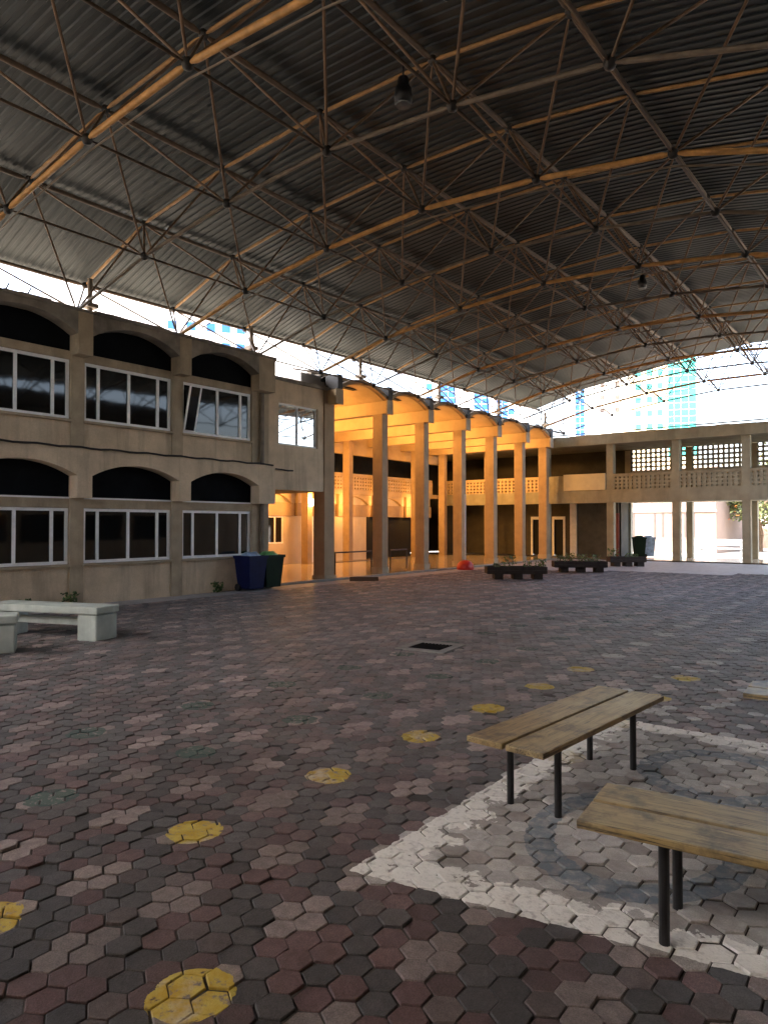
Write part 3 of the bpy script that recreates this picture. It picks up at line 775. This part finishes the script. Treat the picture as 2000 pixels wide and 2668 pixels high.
# ------------------------------------------------------------------ hanging floodlights
def floodlight(loc, top, label):
    e = tag(empty('floodlight', loc), label, 'lamp')
    MB().lathe((0, 0, 0), [(.03, .16), (.07, .15), (.085, .04), (.115, .0), (.125, -.10), (.115, -.20), (.02, -.205)], 16).build('housing', 'black_metal', e, local=True, smooth=True)
    MB().lathe((0, 0, 0), [(.01, -.207), (.105, -.207), (.10, -.225), (.01, -.23)], 16).build('lens', 'lamp_glass', e, local=True)
    MB().tube((0, 0, .15), Vector(top) - Vector(loc), .014, 6).build('stem', 'black_metal', e, local=True)
p = on_plane(1050, 232, 1, 7.6); floodlight(p, (p.x, p.y, p.z + .34), 'black floodlight hanging under the near slim chord of the canopy')
p = on_plane(1672, 732, 1, 19.85); floodlight(p, (p.x, p.y, p.z + .5), 'small black floodlight hanging deep under the far canopy bays')

# ------------------------------------------------------------------ wooden benches
def bench(loc, rz, label):
    e = tag(empty('bench', loc, rz), label, 'bench', 'wooden benches on the paved court')
    for y0, y1 in ((-.245, -.010), (.010, .245)):
        MB().bevel_box(-.84, .84, y0, y1, .415, .45, .006).build('seat_plank', 'bench_wood', e, local=True)
    MB().box(-.58, .58, -.17, -.14, .385, .414).box(-.58, .58, .14, .17, .385, .414).box(-.58, -.55, -.14, .14, .386, .413).box(.55, .58, -.14, .14, .386, .413).build('frame', 'black_metal', e, local=True)
    for sx in (-.52, .52):
        for sy in (-.155, .155):
            MB().tube((sx, sy, -.012), (sx, sy, .40), .021, 12).build('leg', 'black_metal', e, local=True, smooth=False)
    return e
bench((-1.775, 4.31, 0), R(85.5), 'wooden two-plank bench with black pipe legs beside the blue painted ring')
bench((-.33, 3.10, 0), R(6), 'wooden two-plank bench with one leg on the white painted border')
bench((-.22, 5.85, 0), R(3), 'wooden two-plank bench beyond the blue painted ring, only its end showing')

# ------------------------------------------------------------------ pale stone benches
def stone_bench(loc, rz, label, L=2.0):
    e = tag(empty('stone_bench', loc, rz), label, 'bench', 'pale stone benches')
    MB().bevel_box(-L / 2, L / 2, -.24, .24, .37, .48, .02).build('seat_slab', 'stone_pale', e, local=True)
    for s in (-1, 1):
        MB().bevel_box(s * (L / 2 - .19) - .17, s * (L / 2 - .19) + .17, -.22, .22, -.01, .368, .025).build('end_block', 'stone_pale', e, local=True)
    MB().bevel_box(-L / 2 + .34, L / 2 - .34, -.06, .06, .19, .29, .012).build('rail', 'stone_pale', e, local=True)
    return e
stone_bench((-10.25, 5.32, 0), R(20), 'pale stone bench with open rail and end block facing the court', 2.0)
stone_bench((-9.9, 3.62, 0), R(62), 'pale stone bench whose near end block hides part of another stone bench', 1.9)

# ------------------------------------------------------------------ wheeled bins
def bin_(loc, rz, body_, bag, label, h=.86):
    e = tag(empty('wheeled_bin', loc, rz), label, 'bin')
    m = MB(); vs = []
    for z, a, b in ((.06, .21, .23), (h - .05, .27, .30), (h, .275, .305)):
        vs += [(-a, -b, z), (a, -b, z), (a, b, z), (-a, b, z)]
    fs = [(i, (i + 1) % 4, 4 + (i + 1) % 4, 4 + i) for i in range(4)] + [(4 + i, 4 + (i + 1) % 4, 8 + (i + 1) % 4, 8 + i) for i in range(4)] + [(3, 2, 1, 0), (8, 9, 10, 11)]
    m.add(vs, fs); m.build('body', body_, e, local=True)
    MB().box(-.295, .295, -.325, -.29, h - .05, h + .02).box(-.295, .295, .29, .325, h - .05, h + .02).box(-.295, -.26, -.29, .29, h - .049, h + .019).box(.26, .295, -.29, .29, h - .049, h + .019).build('rim', body_, e, local=True)
    b = MB(); n = 18; rnd = random.Random(3); prof = [(.20, -.02), (.21, .03), (.15, .09), (.05, .10)]
    vs = []
    for r_, z in prof:
        for i in range(n):
            t_ = 2 * math.pi * i / n; k = 1 + rnd.uniform(-.22, .22); vs.append((r_ * k * math.cos(t_), r_ * k * math.sin(t_), h + z + rnd.uniform(-.02, .02)))
    b.add(vs, [(j * n + i, j * n + (i + 1) % n, (j + 1) * n + (i + 1) % n, (j + 1) * n + i) for j in range(3) for i in range(n)] + [tuple(3 * n + i for i in range(n))])
    b.build('bag', bag, e, local=True, smooth=True)
    for s in (-1, 1): MB().tube((-.2, s * .22, .09), (-.2, s * .27, .09), .09, 14).build('wheel', 'rubber_black', e, local=True)
    return e
bin_((-13.40, 12.02, -.01), R(2), 'bin_blue', 'bag_plastic', 'dark blue wheeled bin with a pale blue bag on top', .86)
bin_((-13.43, 12.64, -.01), R(-3), 'bin_green', 'bag_green', 'dark green wheeled bin with a light green bag on top', .86)

# ------------------------------------------------------------------ planters
def leaves(m, base, r, h, n, size, rnd):
    for _ in range(n):
        t_ = rnd.uniform(0, 6.283); rr = r * math.sqrt(rnd.random()); z = h * rnd.uniform(.1, 1)
        c = Vector(base) + Vector((rr * math.cos(t_), rr * math.sin(t_), z))
        d = Vector((rnd.uniform(-1, 1), rnd.uniform(-1, 1), rnd.uniform(-.2, 1))).normalized() * size * rnd.uniform(.6, 1.3)
        s_ = d.orthogonal().normalized() * size * .32
        m.add([c - d * .5, c + s_, c + d * .5, c - s_], [(0, 1, 2, 3)])
def planter(loc, rz, label, L, plants, seed):
    e = tag(empty('planter', loc, rz), label, 'planter'); rnd = random.Random(seed)
    for i in range(4):
        MB().bevel_box(-L / 2, L / 2, -.30 + .0 if i < 2 else .26, -.26 if i < 2 else .30, .17 + .105 * (i % 2), .27 + .105 * (i % 2), .006).build('side_board', 'timber_dark', e, local=True)
    for s in (-1, 1): MB().box(s * (L / 2 - .02) - .02, s * (L / 2 - .02) + .02, -.26, .26, .17, .375).build('end_board', 'timber_dark', e, local=True)
    MB().box(-L / 2 + .04, L / 2 - .04, -.26, .26, .16, .34).build('soil', 'soil', e, local=True)
    for x in (-L * .3, .04, L * .36): MB().bevel_box(x - .13, x + .13, -.24, .24, -.01, .165, .008).build('foot_block', 'timber_dark', e, local=True)
    for n_, (px, h) in enumerate(plants):
        m = MB(); m.tube((px, 0, .33), (px + .03, .02, .33 + h * .7), .012, 5)
        lm = MB(); leaves(lm, (px, 0, .34), .05 + h * .4, h * .85, int(14 + h * 90), .10, rnd)
        st = m.build('stem', 'bark', e, local=True); lm.build('foliage', 'leaf_green', st, local=True)
pl1 = on_plane(1342, 1508, 2, 0); planter(pl1, R(38), 'dark timber planter on blocks with one leafy plant in front of the columns', 1.8, [(-.2, .42), (.35, .22), (.75, .34), (-.55, .15)], 1)
pl2 = on_plane(1508, 1490, 2, 0); planter(pl2, R(34), 'dark timber planter with several low plants before the white door frames', 1.8, [(-.65, .28), (-.35, .36), (.1, .3), (.55, .3), (.3, .18)], 2)
pl3 = on_plane(1630, 1475, 2, 0); planter(pl3, R(36), 'small dark timber planter on blocks near the red door', 1.4, [(-.5, .45), (.1, .2), (.35, .16)], 3)

# ------------------------------------------------------------------ small things in the court
pe = tag(empty('net_post', (-13.35, 22.3, 0)), 'white post standing in a red domed base beside a column', 'post')
MB().lathe((0, 0, 0), [(.30, -.01), (.32, .06), (.29, .20), (.20, .30), (.06, .34)], 20).build('base', 'red_plastic', pe, local=True, smooth=True)
MB().tube((0, 0, .33), (0, 0, 2.75), .028, 10).build('post', 'pole_white', pe, local=True)
rp = on_plane(948, 1512, 2, 0); ra = tag(empty('rubber_ramp', rp, R(40)), 'flat black rubber ramp lying on the paving before the colonnade', 'ramp')
MB().prism_x([(-.35, 0), (.32, 0), (.18, .09), (-.02, .10)], -.42, .42).build('wedge', 'rubber_black', ra, local=True)
for loc, ln, lab in (((-15.3, 18.3, .02), 1.9, 'long low dark pipe barrier between the pillar and the first column'), ((-15.3, 20.85, .02), 1.0, 'short low dark pipe barrier beside the dark doorway')):
    e = tag(empty('pipe_barrier', loc), lab, 'barrier', 'pipe barriers in the colonnade')
    for s in (-1, 1): MB().tube((0, s * ln / 2, 0), (0, s * ln / 2, .70), .025, 8).build('post', 'black_metal', e, local=True)
    MB().tube((0, -ln / 2 - .02, .70), (0, ln / 2 + .02, .70), .025, 8).build('rail', 'black_metal', e, local=True)
    MB().tube((0, -ln / 2, .38), (0, ln / 2, .38), .014, 8).build('rail', 'black_metal', e, local=True)
mh = tag(empty('drain_grate', (-5.3, 7.95, 0), R(8)), 'dark square drain grate in a pale concrete frame set in the paving', 'drain')
f_ = MB()
f_.box(-.36, .36, -.36, -.24, -.01, .012).box(-.36, .36, .24, .36, -.01, .012).box(-.36, -.24, -.24, .24, -.01, .0118).box(.24, .36, -.24, .24, -.01, .0118); f_.build('frame', 'manhole_frame', mh, local=True)
MB().box(-.24, .24, -.24, .24, -.012, -.002).build('pit', 'grate_iron', mh, local=True)
for i in range(9): MB().box(-.235 + .0525 * i, -.21 + .0525 * i, -.238, .238, -.001, .006).build('bar', 'grate_iron', mh, local=True)
for (x, y, s, sd_, where) in ((-13.62, 6.55, 1.2, 1, 'behind the stone bench'), (-13.6, 7.42, 1.6, 2, 'at the foot of a pier behind the stone bench'), (-13.62, 11.15, 1.5, 3, 'at the wall foot beside the blue bin')):
    lm = MB(); rnd = random.Random(sd_); leaves(lm, (0, 0, 0), .10 * s, .18 * s, 60, .09, rnd)
    o = lm.build('weed', 'leaf_green'); o.location = (x, y, 0)
    tag(o, 'small dark weed growing ' + where, 'weed', 'weeds at the wall foot')
# pipe rack on the bridge-room roof
pr_ = tag(empty('pipe_rack', (-15.2, 13.9, 5.82)), 'thin metal pipe rack standing on the roof of the bridge room', 'rack')
for s in (-.35, .35): MB().tube((0, s, 0), (0, s, .75), .02, 6).build('upright', 'black_metal', pr_, local=True)
for z in (.4, .55, .72): MB().tube((0, -.6, z), (0, .6, z + .02), .016, 6).build('bar', 'black_metal', pr_, local=True)

pr2 = tag(empty('pipe_rack', (-15.0, 6.75, 6.0)), 'leaning metal ladder frame on the roof edge of the tan wing', 'rack')
for s_ in (-.22, .22): MB().tube((0, s_, 0), (.12, s_ + .25, .62), .018, 6).build('upright', 'black_metal', pr2, local=True)
for z in (.12, .3, .48): MB().tube((.2 * z, -.25 + .4 * z, z), (.2 * z, .25 + .4 * z, z), .014, 6).build('bar', 'black_metal', pr2, local=True)

# ------------------------------------------------------------------ beyond the gallery
rb_ = tag(empty('garden_block', (-16, 44, 0)), 'low pinkish cream building beyond the gallery with tall narrow window slots', 'building')
MB().box(-26, -9.6, 44, 54, -.04, 4.6).build('wall', 'far_pink', rb_)
MB().box(-26, -9.5, 43.9, 54.1, 4.6, 5.0).build('roof_slab', 'far_pink', rb_)
MB().box(-26, -9.55, 43.93, 44, 2.38, 2.5).build('band', 'manhole_frame', rb_)
for i in range(9):
    x = -25 + i * 1.75
    MB().box(x - .35, x - .22, 43.96, 44.0, .9, 2.3).build('window_slot', 'slot_brown', rb_)
    MB().box(x + .12, x + .25, 43.96, 44.0, .9, 2.3).build('window_slot', 'slot_brown', rb_)
fw = tag(empty('garden_wall', (0, 56, 0)), 'low pale garden wall topped with pierced white blocks', 'wall')
MB().box(-20, 12, 55.9, 56.2, -.04, 1.4).build('wall', 'far_pink', fw)
tag(lattice('x', -20, 12, 1.4, 2.4, 56.05, .15, 110, 4, .4).build('pierced_blocks', 'block_white', fw), kind='stuff')
bp = on_plane(1878, 1452, 2, -.05)
wb = tag(empty('garden_bench', bp, R(10)), 'pale grey garden bench with a back, standing beyond the gallery', 'bench')
MB().bevel_box(-1.05, 1.05, -.22, .22, .40, .48, .015).build('seat', 'garden_paint', wb, local=True)
MB().bevel_box(-1.05, 1.05, .20, .28, .58, .92, .015).build('backrest', 'garden_paint', wb, local=True)
for s in (-.92, .92):
    MB().bevel_box(s - .07, s + .07, -.20, .20, -.02, .398, .01).build('leg', 'garden_paint', wb, local=True)
    MB().bevel_box(s - .05, s + .05, .20, .27, .40, .60, .008).build('back_post', 'garden_paint', wb, local=True)
for px, mt, bg_, lab in ((1664, 'bin_green', 'bin_green', 'dark green bin standing beyond the gallery beside a blue one'), (1688, 'bag_plastic', 'bag_plastic', 'pale blue topped bin standing beyond the gallery')):
    q = on_plane(px, 1452, 2, 0.05); bin_((q.x, q.y, .05 if q.y < 36.3 else -.05), R(30), mt, bg_, lab, .95)
def tree(loc, h, cr, label, seed, leafmat='leaf_green', n=5200, size=.22, flowers=0):
    rnd = random.Random(seed); e = tag(empty('tree', loc), label, 'tree', 'trees beyond the buildings')
    tr = MB(); th = h * .45; tips = []
    pts = [Vector((0, 0, -.1))]
    for i in range(1, 6): pts.append(Vector((rnd.uniform(-.08, .08) * h * .2, rnd.uniform(-.08, .08) * h * .2, th * i / 5)))
    for i, (a, b) in enumerate(zip(pts, pts[1:])): tr.tube(a, b, .035 * h * (1 - i * .12), 9, .035 * h * (1 - (i + 1) * .12))
    for i in range(11):
        s_ = pts[rnd.choice((3, 4, 5))]; t_ = rnd.uniform(0, 6.283); l = cr * rnd.uniform(.6, 1.0)
        mid = s_ + Vector((math.cos(t_) * l * .5, math.sin(t_) * l * .5, h * rnd.uniform(.08, .25)))
        tip = mid + Vector((math.cos(t_ + .4) * l * .5, math.sin(t_ + .4) * l * .5, h * rnd.uniform(.02, .22)))
        tr.tube(s_, mid, .014 * h, 6, .009 * h); tr.tube(mid, tip, .009 * h, 5, .003 * h); tips += [mid.lerp(tip, .5), tip]
    tips.append(Vector((0, 0, h * .9)))
    tr.build('trunk', 'bark', e, local=True)
    cm = MB()
    clumps = [tp + Vector((rnd.uniform(-.5, .5), rnd.uniform(-.5, .5), rnd.uniform(-.3, .5))) * cr * .45 for tp in tips for _ in range(2)]
    for k in range(n):
        c = rnd.choice(clumps); g_ = Vector((rnd.gauss(0, 1), rnd.gauss(0, 1), rnd.gauss(0, .75))) * cr * .17
        d = Vector((rnd.uniform(-1, 1), rnd.uniform(-1, 1), rnd.uniform(-.7, .7))).normalized() * size * rnd.uniform(.6, 1.3)
        s_ = d.cross(Vector((rnd.uniform(-1, 1), rnd.uniform(-1, 1), 1))).normalized() * size * .3; q = c + g_
        cm.add([q - d * .5, q + s_, q + d * .5, q - s_], [(0, 1, 2, 3)], 1 if (flowers and k % 14 == 0 and c.x < 0) else 0)
    cm.build('crown', [leafmat, 'flower_orange'], e, local=True)
tree((-8.2, 49, -.05), 6.0, 2.9, 'leafy tree with orange blossom right of the pinkish building', 11, 'leaf_olive', 4200, .26, 1)
tree((-5.0, 46.5, -.05), 5.2, 2.4, 'bushy green tree seen between the gallery columns', 12, 'leaf_green', 3600, .24)
tree((-2.0, 51, -.05), 6.5, 3.0, 'tall green tree near the garden wall', 13, 'leaf_olive', 3600, .26)
tree((-26.5, 24.5, -.05), 8.2, 3.0, 'dark tree showing through the bright window of the bridge room', 14, 'leaf_green', 3200, .3)

# far town buildings: each is a box of storeys with built windows
def tower(name, base, wdt, dep, h, rz, wallm, label, cols, rows, z0, winm, ww, wh, strips=()):
    e = tag(empty(name, base, rz), label, 'building')
    MB().box(-wdt / 2, wdt / 2, 0, dep, -.1, h).build('wall', wallm, e, local=True)
    MB().box(-wdt / 2 - .2, wdt / 2 + .2, -.2, dep + .2, h, h + .9).build('parapet', wallm, e, local=True)
    wm = MB().box(-ww / 2, ww / 2, -.06, .02, -wh / 2, wh / 2).mesh('window', winm)
    for r_ in range(rows):
        for x in cols:
            o = link('window', wm, e); o.location = (x, 0, z0 + r_ * 3.3)
    for x0, x1, za, zb, mt in strips:
        nz = int((zb - za) / 1.65)
        for k in range(nz):
            for xa, xb in ((x0, (x0 + x1) / 2 - .06), ((x0 + x1) / 2 + .06, x1)):
                MB().box(xa, xb, -.12, .02, za + k * 1.65 + .1, za + k * 1.65 + 1.55).build('glass_panel', mt, e, local=True)
    return e
def far_base(px, dist):
    d = ray(px, 1366); d.z = 0; d.normalize(); return Vector((d.x * dist, d.y * dist, -.05)), math.atan2(d.y, d.x) - math.pi / 2
b_, rz = far_base(480, 128); tower('apartment_block', b_, 46, 16, 44, rz, 'far_white', 'white apartment block with blue windows seen over the tan wing', [-12.5, -2.2, 1.0, 4.4, 7.0, 9.6], 2, 33.2, 'pane_blue', 1.5, 1.5)
b_, rz = far_base(1235, 190); tower('office_block', b_, 30, 14, 46, rz + R(8), 'far_white', 'white office block with blue glass strips behind the colonnade roof', [-12, 10], 6, 22, 'pane_blue', 1.6, 1.6, [(-9, -5, 24, 45, 'pane_blue'), (0, 4, 24, 45, 'pane_blue'), (6, 9, 24, 45, 'pane_blue')])
b_, rz = far_base(1575, 190); tower('hotel_block', b_, 18, 14, 52, rz + R(3), 'far_white', 'plain white block with one blue glass strip above the gallery roof', [-.5, 3.2], 3, 31, 'slot_brown', 1.0, 1.2, [(-7.2, -4.9, 18, 52, 'pane_blue')])
b_, rz = far_base(1727, 185); tower('corner_tower', b_, 15, 15, 60, rz + R(2), 'far_cream', 'cream tower with a teal glass corner above the gallery roof', [-5.6, -3.0, -.6], 10, 22.4, 'pane_teal', 1.3, 1.5, [(1.2, 4.0, 18, 60, 'pane_teal'), (4.15, 7.5, 18, 60, 'pane_teal')])
# wings that close the court beside and behind the viewpoint
ow = tag(empty('opposite_wing', (3.2, 2, 0)), 'plain two-storey tan wing closing the court opposite the arched windows', 'building')
MB().box(3.2, 11, -8, 27.5, -.04, 5.9).build('wall', 'render_tan', ow)
MB().box(.7, 11.1, -8.1, 27.6, 5.9, 6.1).build('roof_slab', 'roof_concrete', ow)
MB().box(.72, .86, -8.0, 20.5, 6.1, 7.05).build('parapet', 'roof_concrete', ow)
for k in range(11):
    for z in (.9, 3.8): MB().box(3.15, 3.21, -7 + 2.7 * k, -4.9 + 2.7 * k, z, z + 1.2).build('window', 'pane_dark', ow)
ew = tag(empty('entrance_wing', (-6, -7, 0)), 'plain two-storey tan wing closing the near end of the court', 'building')
MB().box(-24, 3.1, -14, -6.6, -.04, 5.9).build('wall', 'render_tan', ew)
MB().box(-24, 3.15, -14, -4.4, 5.9, 6.1).build('roof_slab', 'roof_concrete', ew)  # unseen overhang stretched over the court to block the sun
for k in range(9):
    for z in (.9, 3.8): MB().box(-22 + 2.7 * k, -19.9 + 2.7 * k, -6.62, -6.55, z, z + 1.2).build('window', 'pane_dark', ew)
